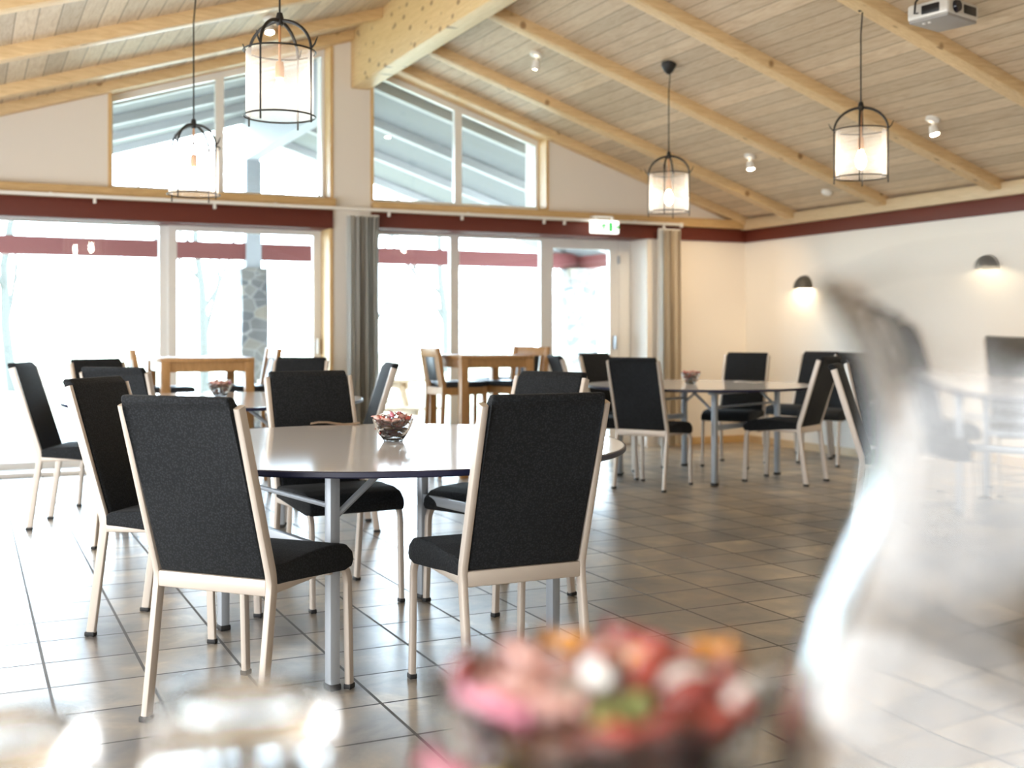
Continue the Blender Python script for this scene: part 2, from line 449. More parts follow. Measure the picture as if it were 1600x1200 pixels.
# upper gable windows
def gable(name, label, x0, x1, f, mull, jamb_side):
    w = win_root(name, label)
    h = .075                                         # rafter depth above the glass
    fw = .055
    bm = nb()
    top = lambda x: f(x)-h
    prism(bm, [(x0, SILL), (x0+fw, SILL), (x0+fw, top(x0+fw)), (x0, top(x0))], GU-.03, GU+.03)
    prism(bm, [(x1-fw, SILL), (x1, SILL), (x1, top(x1)), (x1-fw, top(x1-fw))], GU-.03, GU+.03)
    prism(bm, [(x0+fw, SILL), (x1-fw, SILL), (x1-fw, SILL+.045), (x0+fw, SILL+.045)], GU-.03, GU+.03)
    prism(bm, [(x0+fw, top(x0+fw)-.06), (x1-fw, top(x1-fw)-.06), (x1-fw, top(x1-fw)), (x0+fw, top(x0+fw))], GU-.03, GU+.03)
    prism(bm, [(mull-.036, SILL+.045), (mull+.036, SILL+.045), (mull+.036, top(mull+.036)-.06), (mull-.036, top(mull-.036)-.06)], GU-.03, GU+.03)
    obj('window_frame', bm, M['white'], w, smooth=False)
    for a, b_ in ((x0+fw, mull-.036), (mull+.036, x1-fw)):
        bm = nb(); prism(bm, [(a, SILL+.045), (b_, SILL+.045), (b_, top(b_)-.06), (a, top(a)-.06)], GU-.006, GU+.006)
        obj('pane', bm, M['pane'], w, smooth=False)
    for s, xx in (('l', x0), ('r', x1)):
        bm = nb(); d = .028 if s == 'l' else -.028
        a, b_ = sorted((xx, xx+d))
        prism(bm, [(a, SILL), (b_, SILL), (b_, f(b_)-.01), (a, f(a)-.01)], BW-.012, GU-.03)
        obj('jamb', bm, M['jamb'], w, smooth=False)
    bm = nb(); prism(bm, [(x0, f(x0)-h), (x1, f(x1)-h), (x1, f(x1)+.0), (x0, f(x0)+.0)], BW, GU+.05)
    obj('head_board', bm, M['jamb'], w, smooth=False)
gable('window_1', 'upper left gable window beside the ridge beam', UL[0], UL[1], zl, 1.98, 'r')
gable('window_2', 'upper right gable window under the right slope', UR[0], UR[1], zr, 4.215, 'r')

# left glazed sliding doors
TOPG = 2.085
def leaf(parent, x0, x1, g0, g1, ztop_glass, y, zb=.09, zt=None, name='door_frame'):
    zt = zt or LO_T
    bm = nb(); e = .03
    box(bm, (x0, y-e, 0.0), (g0, y+e, zt)); box(bm, (g1, y-e, 0.0), (x1, y+e, zt))
    box(bm, (g0, y-e, 0.0), (g1, y+e, zb)); box(bm, (g0, y-e, ztop_glass), (g1, y+e, zt))
    o = obj(name, bm, M['white'], parent, smooth=False)
    pane(parent, g0, g1, zb, ztop_glass, y)
    return o
d1 = win_root('door_1', 'left wide sliding glass door to the terrace')
leaf(d1, -1.05, 1.565, -.95, 1.497, 2.065, GL)
leaf(d1, 1.565, 2.985-.075, 1.637, 2.84, 2.03, GL-.05)
part('handle', M['rail'], d1, (2.865, GL-.13, .96), (2.888, GL-.08, 1.10), .008)
part('jamb', M['jamb'], d1, (2.908, BW-.012, 0), (2.942, GL+.05, 2.08))
part('threshold', M['white'], d1, (-1.05, BW+.02, 0), (2.908, GL-.08, .035))
w3 = win_root('window_3', 'tall fixed panes right of the pillar')
leaf(w3, 3.29, 4.25, 3.40, 4.20, 2.068, GL, name='window_frame')
leaf(w3, 4.25, 5.235, 4.294, 5.173, 2.068, GL, name='window_frame')
d2 = win_root('door_2', 'white glass terrace door below the exit sign')
leaf(d2, 5.235, 6.07, 5.31, 5.965, 2.0, GL)
part('handle', M['grey_steel'], d2, (6.0, GL-.09, .98), (6.02, GL-.03, 1.12), .006)
part('jamb', M['white'], d2, (6.075, GL-.03, 0), (6.215, GL+.2, LO_T))
part('hinge', M['grey_steel'], d2, (6.055, GL-.06, 1.86), (6.075, GL-.03, 1.94), .003)
part('hinge', M['grey_steel'], d2, (6.055, GL-.06, .30), (6.075, GL-.03, .38), .003)

# curtain rail and curtains
rail = thing('curtain_rail', 'long thin white curtain rail below the pine ledge', 'curtain rail', (0, BW-.13, 2.245))
bm = nb(); box(bm, (LW+.02, -.016, -.014), (6.53, .016, .014)); obj('track', bm, M['rail'], rail, bevel=.004)
bm = nb(); box(bm, (6.528, -.022, -.03), (6.548, .022, .018)); obj('end_cap', bm, M['rail'], rail, bevel=.004)
for px in (.93, 1.88, 3.42, 4.13, 4.98, 5.20, 6.33):
    bm = nb(); box(bm, (px-.012, -.009, -.055), (px+.012, .009, -.014)); obj('glider', bm, M['rail'], rail, bevel=.003)
for px in (-1.2, .6, 2.4, 4.2, 6.0):
    bm = nb(); box(bm, (px-.012, 0, .0), (px+.012, .04, .022)); obj('bracket', bm, M['rail'], rail, bevel=.003)
def curtain(name, label, x0, x1, folds, amp, m, y, z0=.02, z1=2.185, seed=1):
    rnd = random.Random(seed)
    t = thing(name, label, 'curtain', ((x0+x1)/2, y, 0), 0, None)
    n = folds*14; hw = (x1-x0)/2
    ph = [rnd.uniform(-.5, .5) for _ in range(folds+2)]
    bm = nb(); rows = []
    nz = 10
    for j in range(nz+1):
        z = z0 + (z1-z0)*j/nz; fl = 1 - .12*(j/nz)
        row = []
        for i in range(n+1):
            u = i/n; k = u*folds
            a = amp*fl*(math.sin(2*PI*k + ph[int(k)]*.6) + .25*math.sin(2*PI*k*2.3 + j*.12))
            row.append(bm.verts.new((-hw + 2*hw*u + .006*math.sin(9*k+j*.25), a, z)))
        rows.append(row)
    for j in range(nz):
        for i in range(n): bm.faces.new([rows[j][i], rows[j][i+1], rows[j+1][i+1], rows[j+1][i]])
    bmesh.ops.solidify(bm, geom=bm.faces[:], thickness=.004)
    obj('cloth', bm, m, t, ang=80)
    bm = nb(); box(bm, (-hw, -.008, z1-.005), (hw, .008, z1+.012)); obj('heading_tape', bm, M['rail'], t)
    return t
curtain('curtain', 'grey pleated curtain gathered in front of the pillar between the doors', 3.10, 3.325, 6, .04, M['curtain_grey'], BW-.13, seed=2)
curtain('curtain', 'white curtain lining edge hanging left of the grey curtain on the pillar', 3.03, 3.085, 2, .03, M['lining'], BW-.13, seed=3)
curtain('curtain', 'beige pleated curtain gathered at the right end of the rail by the side wall', 6.335, 6.525, 4, .035, M['curtain_beige'], BW-.13, seed=5)
curtain('curtain', 'narrow white curtain strip left of the beige curtain by the exit door', 6.27, 6.33, 2, .03, M['lining'], BW-.13, seed=6)

# exit sign
ex = thing('exit_sign', 'lit white and green emergency exit sign above the glass door', 'exit sign', (5.60, BW-.20, 2.115), 0)
bm = nb(); box(bm, (-.15, -.03, 0), (.15, .03, .125)); obj('housing', bm, M['sign_face'], ex, bevel=.008, seg=3)
bm = nb(); box(bm, (-.10, -.012, .12), (-.08, .012, .16)); box(bm, (.08, -.012, .12), (.10, .012, .16)); box(bm, (-.10, .0, .16), (.10, .105, .172)); obj('bracket', bm, M['rail'], ex)
bm = nb()
def plate(poly, ox, s): prism(bm, [(ox + x*s, .0625 + z*s) for x, z in poly], -.0335, -.029)
plate([(-.12, .30), (.02, .30), (.02, .42), (-.12, .42)], -.02, .11)                  # head
plate([(-.10, .26), (.14, .26), (.06, -.08), (-.16, -.04)], -.02, .11)                # torso
plate([(.12, .24), (.32, .06), (.26, 0), (.06, .16)], -.02, .11)                      # arm
plate([(-.10, .24), (-.30, .12), (-.36, -.02), (-.28, -.02), (-.22, .06), (-.06, .14)], -.02, .11)
plate([(.04, -.06), (.22, -.22), (.18, -.46), (.10, -.46), (.12, -.24), (-.06, -.10)], -.02, .11)
plate([(-.16, -.04), (-.02, -.08), (-.14, -.30), (-.38, -.40), (-.40, -.32), (-.22, -.24)], -.02, .11)
plate([(-.18, -.40), (.18, -.40), (.18, .40), (-.18, .40)], .055, .11)                # door
plate([(-.10, .06), (.10, .06), (.10, .22), (.34, 0), (.10, -.22), (.10, -.06), (-.10, -.06)], .115, .11)  # arrow
obj('pictogram', bm, M['sign_green'], ex, smooth=False)

# ------------------------------------------------------------------ lamps
def make_pendant(label, loc, zc):
    """loc = bottom ring centre; zc = ceiling height there"""
    p = thing('pendant_lamp', label, 'pendant lamp', loc, 0, 'lantern pendant lamps')
    r, h = .152, .285
    hc = zc - loc[2]
    bm = nb(); lathe(bm, [(0, hc+.01), (.055, hc+.005), (.058, hc-.02), (.035, hc-.065), (.012, hc-.085), (0, hc-.085)], 20); obj('ceiling_rose', bm, M['black_iron'], p)
    bm = nb()
    tube(bm, [(.012, 0, hc-.08), (.008, 0, hc-.13), (.0, 0, hc-.22), (0, 0, h+.17)], .0045, 8); obj('cord', bm, M['black_iron'], p)
    bm = nb()
    for z in (0.0, h):
        lathe(bm, [(r+.004, z-.004), (r+.008, z), (r+.004, z+.004), (r-.0, z)], 40, close=True)
    for k in range(4):
        a = PI/4 + k*PI/2; c, s = math.cos(a), math.sin(a)
        tube(bm, [((r+.004)*c, (r+.004)*s, -.035), ((r+.004)*c, (r+.004)*s, h)], .0042, 6)
        arc = []
        for j in range(13):
            u = j/12*PI/2
            arc.append(((r+.004)*math.cos(u)*c, (r+.004)*math.cos(u)*s, h + .135*math.sin(u)))
        tube(bm, arc, [.006 + .003*j/12 for j in range(13)], 8)
        # small curl of iron at the ring
        tube(bm, [((r+.002)*c, (r+.002)*s, h), ((r+.022)*c, (r+.022)*s, h+.02), ((r+.036)*c, (r+.036)*s, h+.05)], [.004, .004, .002], 6)
    obj('lantern_frame', bm, M['black_iron'], p)
    bm = nb(); lathe(bm, [(0, h+.175), (.012, h+.17), (.017, h+.15), (.02, h+.13), (.012, h+.115), (0, h+.115)], 16); obj('finial', bm, M['black_iron'], p)
    bm = nb(); lathe(bm, [(r-.006, .004), (r-.006, h-.004)], 48); obj('lamp_shade', bm, M['sheer'], p)
    bm = nb(); tube(bm, [(0, 0, h+.12), (0, 0, h-.05)], .006, 8); lathe(bm, [(0, h-.04), (.016, h-.045), (.02, h-.07), (.02, h-.115), (.014, h-.122), (0, h-.122)], 18); obj('lamp_holder', bm, M['brass'], p)
    bm = nb(); lathe(bm, [(0, h-.118), (.012, h-.124), (.018, h-.14), (.028, h-.165), (.030, h-.19), (.024, h-.215), (.012, h-.232), (0, h-.237)], 20); obj('bulb', bm, M['bulb'], p)
    return p
M['brass'] = mat('copper_holder', (.55, .27, .12), .4, .3)
make_pendant('nearest lantern pendant lamp, large, hanging left of the ridge beam', (1.243, 5.0, 2.10), zl(1.243))
make_pendant('lantern pendant lamp in front of the left mullion of the gable window', (1.24, 7.1, 1.985), zl(1.24))
make_pendant('lantern pendant lamp hanging lowest on the right, near the exit sign', (4.797, 7.344, 2.065), zr(4.797))
make_pendant('lantern pendant lamp below the ceiling projector on the right slope', (4.865, 5.352, 2.085), zr(4.865))

def make_spot(label, x, y, f, tilt, aim=None, power=30):
    z = f(x)
    s = thing('ceiling_spotlight', label, 'spotlight', (x, y, z), 0, 'small white ceiling spotlights')
    sl = math.atan((f(x+.1)-f(x))/.1)
    bm = nb(); lathe(bm, [(0, .01), (.05, .01), (.05, -.018), (.04, -.024), (0, -.024)], 20)
    bmesh.ops.rotate(bm, verts=bm.verts[:], matrix=Matrix.Rotation(-sl, 3, 'Y')); obj('base', bm, M['rail'], s)
    bm = nb(); tube(bm, [(0, 0, -.02), (0, 0, -.06)], .008, 8); obj('stem', bm, M['rail'], s)
    rot = Matrix.Rotation(tilt, 3, 'X')
    bm = nb(); lathe(bm, [(.012, -.05), (.028, -.06), (.033, -.10), (.036, -.125), (.032, -.125), (.029, -.10), (.012, -.06)], 20, close=True)
    bmesh.ops.rotate(bm, verts=bm.verts[:], matrix=rot, cent=(0, 0, -.06)); obj('lamp_head', bm, M['rail'], s)
    bm = nb(); lathe(bm, [(0, -.085), (.022, -.09), (.029, -.108), (.024, -.125), (0, -.13)], 18)
    bmesh.ops.rotate(bm, verts=bm.verts[:], matrix=rot, cent=(0, 0, -.06)); obj('bulb', bm, M['spot'], s)
    if aim:
        l = bpy.data.lights.new('spot_beam', 'SPOT'); l.energy = power; l.color = (1, .74, .45); l.spot_size = 1.55; l.spot_blend = 1.0; l.shadow_soft_size = .03
        o = bpy.data.objects.new('spot_beam', l); C.objects.link(o); o.parent = s
        d = Vector(aim) - Vector((x, y, z)); q = d.to_track_quat('-Z', 'Y')
        o.location = d.normalized()*.17; o.rotation_euler = q.to_euler()
make_spot('small ceiling spotlight near the ridge beam on the right slope', 4.148, 8.285, zr, .3, (5.2, 8.2, 0), 40)
make_spot('small ceiling spotlight over the corner table, right of the exit sign lamp', 6.258, 8.278, zr, -.2, (6.9, 9.9, .9), 70)
make_spot('small ceiling spotlight beside a rafter near the brick wall', 6.308, 6.20, zr, -.3, (6.6, 6.6, 0), 50)
make_spot('small ceiling spotlight on the left slope, above the big pendant', 2.034, 8.50, zl, -.3)
det = thing('smoke_detector', 'small round white smoke detector low on the right ceiling slope', 'smoke detector', (7.10, 8.25, zr(7.10)))
bm = nb(); lathe(bm, [(0, .01), (.05, .01), (.05, -.02), (.035, -.035), (0, -.037)], 24); bmesh.ops.rotate(bm, verts=bm.verts[:], matrix=Matrix.Rotation(.313, 3, 'Y')); obj('casing', bm, M['rail'], det)

def make_sconce(label, y, z, x=RW):
    s = thing('wall_lamp', label, 'wall lamp', (x, y, z), 0, 'half dome wall lamps')
    # quarter-sphere shell, open below
    bm = nb(); r = .115; nA, nE = 20, 8
    grid = []
    for j in range(nE+1):
        e = PI/2*j/nE; row = []
        for i in range(nA+1):
            a = PI/2 + PI*i/nA
            row.append(bm.verts.new((r*math.cos(e)*math.cos(a), r*math.cos(e)*math.sin(a), r*1.12*math.sin(e))))
        grid.append(row)
    for j in range(nE):
        for i in range(nA): bm.faces.new([grid[j][i], grid[j][i+1], grid[j+1][i+1], grid[j+1][i]])
    bmesh.ops.remove_doubles(bm, verts=bm.verts[:], dist=1e-5)
    bmesh.ops.solidify(bm, geom=bm.faces[:], thickness=.004)
    obj('lamp_shade', bm, M['sconce'], s)
    bm = nb(); box(bm, (-.012, -.06, .0), (0, .06, .09)); obj('back_plate', bm, M['sconce'], s, bevel=.003)
    bm = nb(); lathe(bm, [(0, .055), (.016, .05), (.024, .03), (.016, .01), (0, .005)], 16, ctr=(-.052, 0, 0)); obj('bulb', bm, M['sconce_glow'], s)
M['sconce'] = mat('dark_grey_metal', (.07, .068, .062), .5, .2)
make_sconce('dark half dome wall lamp on the brick wall near the corner', 8.96, 1.585)
make_sconce('half dome wall lamp on the brick wall seen blurred above the jug', 6.74, 1.64)

# projector under the right slope
pj = thing('projector', 'silver and black projector hanging under the right ceiling slope', 'projector', (5.0, 4.84, 2.90), math.radians(12))
PX, PY, PH = .155, .13, .105
bm = nb(); box(bm, (-PX, -PY, 0.012), (PX, PY, PH)); obj('body', bm, M['silver'], pj, bevel=.018, seg=4)
bm = nb(); box(bm, (-PX+.008, -PY+.008, 0), (PX-.008, PY-.008, .02)); obj('base_plate', bm, M['grey_plastic'], pj, bevel=.006)
bm = nb()
for xs in (-1,): box(bm, (-PX-.003, -.08, .03), (-PX+.02, .04, .088))
obj('air_vent', bm, M['dark'], pj, bevel=.010, seg=3)
bm = nb(); box(bm, (-.005, -PY-.003, .03), (.13, -PY+.02, .088)); obj('air_vent', bm, M['dark'], pj, bevel=.010, seg=3)
bm = nb(); lathe(bm, [(0, 0), (.034, 0), (.037, .012), (.03, .03), (0, .03)], 24); bmesh.ops.rotate(bm, verts=bm.verts[:], matrix=Matrix.Rotation(PI/2, 3, 'X'), cent=(0, 0, 0)); bmesh.ops.translate(bm, verts=bm.verts[:], vec=(-.075, -PY+.012, .06)); obj('lens', bm, M['lens'], pj)
bm = nb(); tube(bm, [(0, 0, PH-.01), (0, 0, zr(5.0)-2.90+.02)], .018, 12); box(bm, (-.06, -.06, PH-.004), (.06, .06, PH+.012)); obj('ceiling_mount', bm, M['rail'], pj)
bm = nb(); tube(bm, [(-PX+.01, .06, .05), (-PX-.03, .06, .04), (-PX-.035, .05, .10), (-PX+.0, .03, .16), (-.03, 0, .20)], .006, 8); obj('cable', bm, M['dark'], pj)
for k in range(2):
    bm = nb(); lathe(bm, [(0, .006), (.008, .006), (.010, -.006), (0, -.008)], 12, ctr=(-.10, .02+.035*k, 0)); obj('foot', bm, M['rail'], pj)

# ------------------------------------------------------------------ banquet chair
def make_chair():
    t = thing('banquet_chair', '', 'chair')
    post = [(-.262, .0), (-.205, .40), (-.203, .43), (-.209, .46), (-.36, .945)]
    for s in (-1, 1):
        bm = nb(); flat_sweep(bm, post, s*.199, .023, .036); o = obj('rear_leg', bm, M['metal'], t)
        bm = nb(); box(bm, (s*.199-.014, -.262-.02, -.0), (s*.199+.014, -.262+.02, .018)); obj('foot_cap', bm, M['cap'], o, bevel=.004)
        fr = [(.238, 0), (.226, .33)]
        for j in range(7):
            a = PI/2*j/6
            fr.append((.226-.075 + .075*math.cos(a), .345 + .075*math.sin(a)))
        fr.append((-.19, .412))
        bm = nb(); flat_sweep(bm, fr, s*.199, .022, .030); o = obj('front_leg', bm, M['metal'], t)
        bm = nb(); box(bm, (s*.199-.013, .238-.017, 0), (s*.199+.013, .238+.017, .018)); obj('foot_cap', bm, M['cap'], o, bevel=.004)
    bm = nb(); box(bm, (-.19, -.221, .392), (.19, -.199, .440)); obj('back_rail', bm, M['metal'], t, bevel=.005)
    bm = nb(); box(bm, (-.19, .13, .385), (.19, .152, .41)); obj('seat_rail', bm, M['metal'], t, bevel=.004)
    # seat cushion with a waterfall front
    bm = nb()
    sec = [(-.195, .420), (-.195, .462), (-.17, .476), (0, .486), (.14, .486), (.205, .474), (.243, .446), (.250, .415), (.236, .392), (.19, .404), (0, .410)]
    prism(bm, sec, -.212, .212, 'x')
    o = obj('seat', bm, M['fabric'], t, bevel=.011, seg=3, ang=60)
    # padded back that rolls over the top
    bm = nb()
    sec = [(-.216, .440), (-.300, .70), (-.375, .935), (-.394, .955), (-.392, .972), (-.366, .974), (-.342, .950), (-.262, .70), (-.178, .452)]
    prism(bm, sec, -.184, .184, 'x')
    obj('backrest', bm, M['fabric'], t, bevel=.008, seg=3, ang=60)
    return t
chair0 = make_chair(); chair_used = [False]
def chair(X, Z, fX, fZ, label, group=None, roomcoords=False):
    if roomcoords: p = Vector((X, Z)); f = Vector((fX, fZ))
    else: p = cw(X, Z); f = R2*fX + D2*fZ
    rz = math.atan2(-f.x, f.y)
    if not chair_used[0]:
        chair_used[0] = True
        chair0.location = (p.x, p.y, 0); chair0.rotation_euler = (0, 0, rz); chair0['label'] = label; chair0['group'] = group
        return chair0
    return dup(chair0, (p.x, p.y, 0), rz, label, group)
G1, G2, G3, G4, G5 = ('chairs around the near round table', 'chairs around the round table by the left glass doors', 'chairs around the round table in the far corner', 'chairs around the round table behind the jug', 'chairs standing along the brick wall')
chair(-.80, 3.572, .376, .927, 'large charcoal banquet chair seen from behind, left of the near table leg', G1)
chair(-.052, 3.695, -.42, .907, 'large charcoal banquet chair seen from behind at the near table, right of the candy bowl', G1)
chair(-1.30, 4.50, .977, -.21, 'charcoal banquet chair side on at the left end of the near table', G1)
chair(-.764, 5.02, .5, -.866, 'charcoal banquet chair facing us across the near table, in front of the pillar', G1)
chair(-.06, 4.966, -.66, -.75, 'charcoal banquet chair facing us, its top showing above the large right-hand chair', G1)
chair(-2.54, 7.62, .8, -.6, 'charcoal banquet chair on the window side of the left rear table, partly hidden', G2)
chair(-1.95, 6.30, .3, .95, 'charcoal banquet chair seen from behind at the left rear table, rising behind the side-on chair', G2)
chair(-1.60, 7.98, -.2, -.98, 'charcoal banquet chair on the far side of the left rear table, below the stone pillar', G2)
chair(-2.57, 6.92, .99, .09, 'charcoal banquet chair side on by the left glass door, leftmost of all', G2)
chair(-1.08, 6.75, -.97, -.25, 'charcoal banquet chair side on beside the grey curtain, facing left', G2)
chair(1.06, 8.6, .52, .85, 'charcoal banquet chair with its back to us at the corner table, its full back visible', G3)
chair(.98, 9.80, .7, -.7, 'charcoal banquet chair at the corner table standing nearest the exit door', G3)
chair(1.93, 10.0, -.5, -.86, 'charcoal banquet chair facing us behind the corner table, against the warm lit wall', G3)
chair(2.11, 8.91, -.8, .6, 'charcoal banquet chair in profile at the right edge of the corner table', G3)
chair(.70, 9.12, .98, .2, 'charcoal banquet chair at the left edge of the corner table, only its back edge showing', G3)
chair(2.835, 10.15, -.75, -.66, 'charcoal banquet chair against the brick wall, just left of the jug', G5)
chair(2.655, 10.65, -.75, -.66, 'charcoal banquet chair against the brick wall, mostly hidden behind the profile chair', G5)
chair(2.205, 6.47, .93, -.37, 'charcoal banquet chair half covered by the glass jug, its metal post showing at left', G4)
chair(5.52, 5.62, .05, -1, 'charcoal banquet chair seen blurred through the upper jug, left one of two', G4, True)
chair(6.22, 5.42, -.6, -.75, 'charcoal banquet chair seen blurred through the jug, beside the brick wall', G4, True)

# ------------------------------------------------------------------ round folding tables
TZ = .735
def make_table():
    t = thing('round_table', '', 'table')
    r = .91
    bm = nb(); lathe(bm, [(0, TZ-.004), (r-.008, TZ-.004), (r-.008, TZ-.0005), (r-.012, TZ), (0, TZ)], 96); obj('tabletop', bm, M['laminate'], t, smooth=False)
    bm = nb(); lathe(bm, [(r-.03, TZ-.021), (r-.004, TZ-.021), (r, TZ-.017), (r, TZ-.003), (r-.004, TZ-.0005), (r-.008, TZ-.0005), (r-.008, TZ-.004), (r-.03, TZ-.005)], 96, close=True); obj('edge_band', bm, M['edge'], t)
    bm = nb(); lathe(bm, [(0, TZ-.0205), (r-.03, TZ-.0205), (r-.03, TZ-.005), (0, TZ-.005)], 64); obj('underside', bm, M['grey_plastic'], t)
    hx, hy = .45, .46
    for sx_ in (-1, 1):
        for sy in (-1, 1):
            x, y = sx_*hx, sy*hy
            bm = nb(); box(bm, (x-.018, y-.022, .012), (x+.018, y+.022, TZ-.0205)); o = obj('leg', bm, M['grey_steel'], t, bevel=.006)
            bm = nb(); box(bm, (x-.021, y-.025, 0), (x+.021, y+.025, .022)); obj('foot_cap', bm, M['cap'], o, bevel=.005)
            bm = nb(); tube(bm, [(x-sx_*.016, y, .56), (x-sx_*.09, y, .62), (x-sx_*.20, y, TZ-.028)], .011, 8); box(bm, (x-sx_*.24-.03, y-.02, TZ-.034), (x-sx_*.24+.07, y+.02, TZ-.0205)); obj('brace', bm, M['grey_steel'], t)
        x = sx_*hx
        bm = nb(); box(bm, (x-.012, -hy, .415), (x+.012, hy, .455)); obj('crossbar', bm, M['grey_steel'], t, bevel=.004)
        bm = nb(); tube(bm, [(x, -hy, .59), (x, hy, .59)], .009, 8); obj('locking_rod', bm, M['grey_steel'], t)
        bm = nb(); box(bm, (x-.025, -hy-.05, TZ-.05), (x+.025, hy+.05, TZ-.0205)); obj('mounting_rail', bm, M['grey_steel'], t, bevel=.003)
    return t
tab0 = make_table()
T1, T2, T3, T4 = Vector((1.425, 4.13)), Vector((1.415, 7.30)), Vector((5.34, 7.74)), Vector((5.62, 4.75))
tab0.location = (*T1, 0); tab0.rotation_euler = (0, 0, math.radians(10.4)); tab0['group'] = 'round folding tables'
tab0['label'] = 'near round folding table with glossy pale top between the large chairs'
dup(tab0, (*T2, 0), math.radians(-20), 'round folding table with pale top by the left glass doors')
dup(tab0, (*T3, 0), math.radians(-68.3), 'round folding table with pale top in the warm lit far corner')
dup(tab0, (*T4, 0), math.radians(30), 'round folding table with pale top seen blurred through the jug')

# papers lying on the tables
def paper(label, p, rz, m, w=.21, d=.15, h=.006):
    bm = nb(); n = 6; rows = []
    for j in range(2):
        rows.append([bm.verts.new((-w/2 + w*i/n, (-.5+j)*d, h*(1+math.sin(i*1.1)*.6))) for i in range(n+1)])
    for i in range(n): bm.faces.new([rows[0][i], rows[0][i+1], rows[1][i+1], rows[1][i]])
    bmesh.ops.solidify(bm, geom=bm.faces[:], thickness=h*.9)
    o = obj('paper_leaflet', bm, m, ang=80)
    zmin = min(v.co.z for v in o.data.vertices)
    o.location = (p[0], p[1], TZ + .0005 - zmin); o.rotation_euler = (0, 0, rz)
    return tag(o, label, 'leaflet', 'leaflets lying on the tables')
p = cw(-.80, 5.20); paper('beige folded leaflet at the far edge of the near table', p, -.3, M['napkin'], .22, .12, .010)
p = cw(1.98, 9.62); paper('white leaflet on the corner table, near the chair facing us', p, -.5, M['paper'], .24, .17)
paper('white leaflet on the table behind the jug', (5.95, 5.10), .4, M['paper'], .24, .17)

# ------------------------------------------------------------------ glass bowls of sweets
BR, BH = .080, .086
BOWL_PROF_OUT = [(0, 0), (.034, 0), (.038, .004), (.044, .012), (.058, .032), (.070, .056), (.078, .078), (BR, BH)]
BOWL_PROF_IN = [(BR-.004, BH), (.0735, .078), (.0655, .057), (.0535, .034), (.039, .015), (.030, .009), (0, .008)]
def make_bowl(label):
    t = thing('glass_bowl', label, 'bowl', group='glass sweet bowls')
    def wave(a, i):
        n = len(BOWL_PROF_OUT)
        k = max(0, 1 - abs(i - n + .5)/3.0)
        return 1 + .028*k*math.cos(10*a), .004*k*math.cos(10*a)
    bm = nb(); lathe(bm, BOWL_PROF_OUT + BOWL_PROF_IN, 80, wave); obj('bowl_body', bm, M['glass'], t)
    bm = nb(); lathe(bm, [(.030, -.000), (.037, -.000), (.038, .003), (.030, .003)], 48, close=True); obj('foot_ring', bm, M['glass'], t)
    return t
SW = {}
for nm, c in (('red', (.58, .12, .095)), ('dark red', (.34, .065, .055)), ('pink', (.74, .24, .34)), ('orange', (.80, .36, .07)), ('yellow', (.88, .66, .06)), ('green', (.58, .70, .28)), ('white', (.90, .87, .84)), ('rose', (.74, .42, .37))):
    SW[nm] = mat(nm.replace(' ', '_') + '_wrapper', c, .22, 0, .6, Coat_Weight=.4)
def sweet_mesh(kind):
    bm = nb(); n = 10
    # twisted wrapper: pinched at both ends, ends flare out
    prof = [(-.026, .0095), (-.021, .0055), (-.0165, .0026), (-.0135, .0065), (-.008, .0092), (0, .0102), (.008, .0092), (.0135, .0065), (.0165, .0026), (.021, .0055), (.026, .0095)]
    rings = []
    for i, (x, r) in enumerate(prof):
        end = abs(x) > .0165
        rings.append([bm.verts.new((x + (.0015*math.cos(5*a) if end else 0), r*math.cos(a)*(1.25 if end else 1), r*math.sin(a)*(.25 if end else .9))) for a in (2*PI*k/n for k in range(n))])
    for i in range(len(rings)-1):
        for k in range(n): bm.faces.new([rings[i][k], rings[i][(k+1) % n], rings[i+1][(k+1) % n], rings[i+1][k]])
    bm.faces.new(list(reversed(rings[0]))); bm.faces.new(rings[-1])
    bmesh.ops.recalc_face_normals(bm, faces=bm.faces[:])
    me = bpy.data.meshes.new('wrapped_sweet_' + kind.replace(' ', '_')); bm.to_mesh(me); bm.free()
    for q in me.polygons: q.use_smooth = True
    me.materials.append(SW[kind])
    return me
SWM = {k: sweet_mesh(k) for k in SW}
def rin(z):
    """inner radius of the bowl at height z"""
    pr = sorted((zz, rr) for rr, zz in BOWL_PROF_IN)
    if z <= pr[0][0]: return 0
    for (z0, r0), (z1, r1) in zip(pr, pr[1:]):
        if z <= z1: return r0 + (r1-r0)*(z-z0)/max(1e-6, z1-z0)
    return pr[-1][1] + .01
def pile(base, where, count, seed, weights, heap, sc=1.0, fixed=()):
    rnd = random.Random(seed); placed = [f[1:] for f in fixed]; look = [f[0] for f in fixed]; rad = .0128*sc
    kinds = [k for k, w in weights for _ in range(w)]
    tries = 0
    while len(placed) < count and tries < 6000:
        tries += 1
        a = rnd.uniform(0, 2*PI); q = math.sqrt(rnd.random())*.066
        x, y = q*math.cos(a), q*math.sin(a)
        z = .010 + rad
        while z < heap:
            if q + rad*1.0 <= rin(z) and all((x-X)**2 + (y-Y)**2 + (z-Zz)**2 > (1.86*rad)**2 for X, Y, Zz in placed): break
            z += .003
        lim = BH + heap_dome(q, heap)
        if z >= min(heap, lim): continue
        placed.append((x, y, z))
    for i, (x, y, z) in enumerate(placed):
        k = look[i] if i < len(look) else rnd.choice(kinds)
        o = bpy.data.objects.new('wrapped_sweet', SWM[k]); C.objects.link(o)
        yaw = rnd.uniform(0, 2*PI)
        if math.hypot(x, y) > .045: yaw = math.atan2(y, x) + PI/2 + rnd.uniform(-.4, .4)   # lie along the glass
        o.scale = (sc, sc, sc)
        o.location = (base[0]+x, base[1]+y, base[2]+z); o.rotation_euler = (rnd.uniform(0, PI), rnd.uniform(-.4, .4), yaw)
        tag(o, '%s wrapped sweet %s' % (k, where), 'sweet', '%s sweets %s' % (k, where))
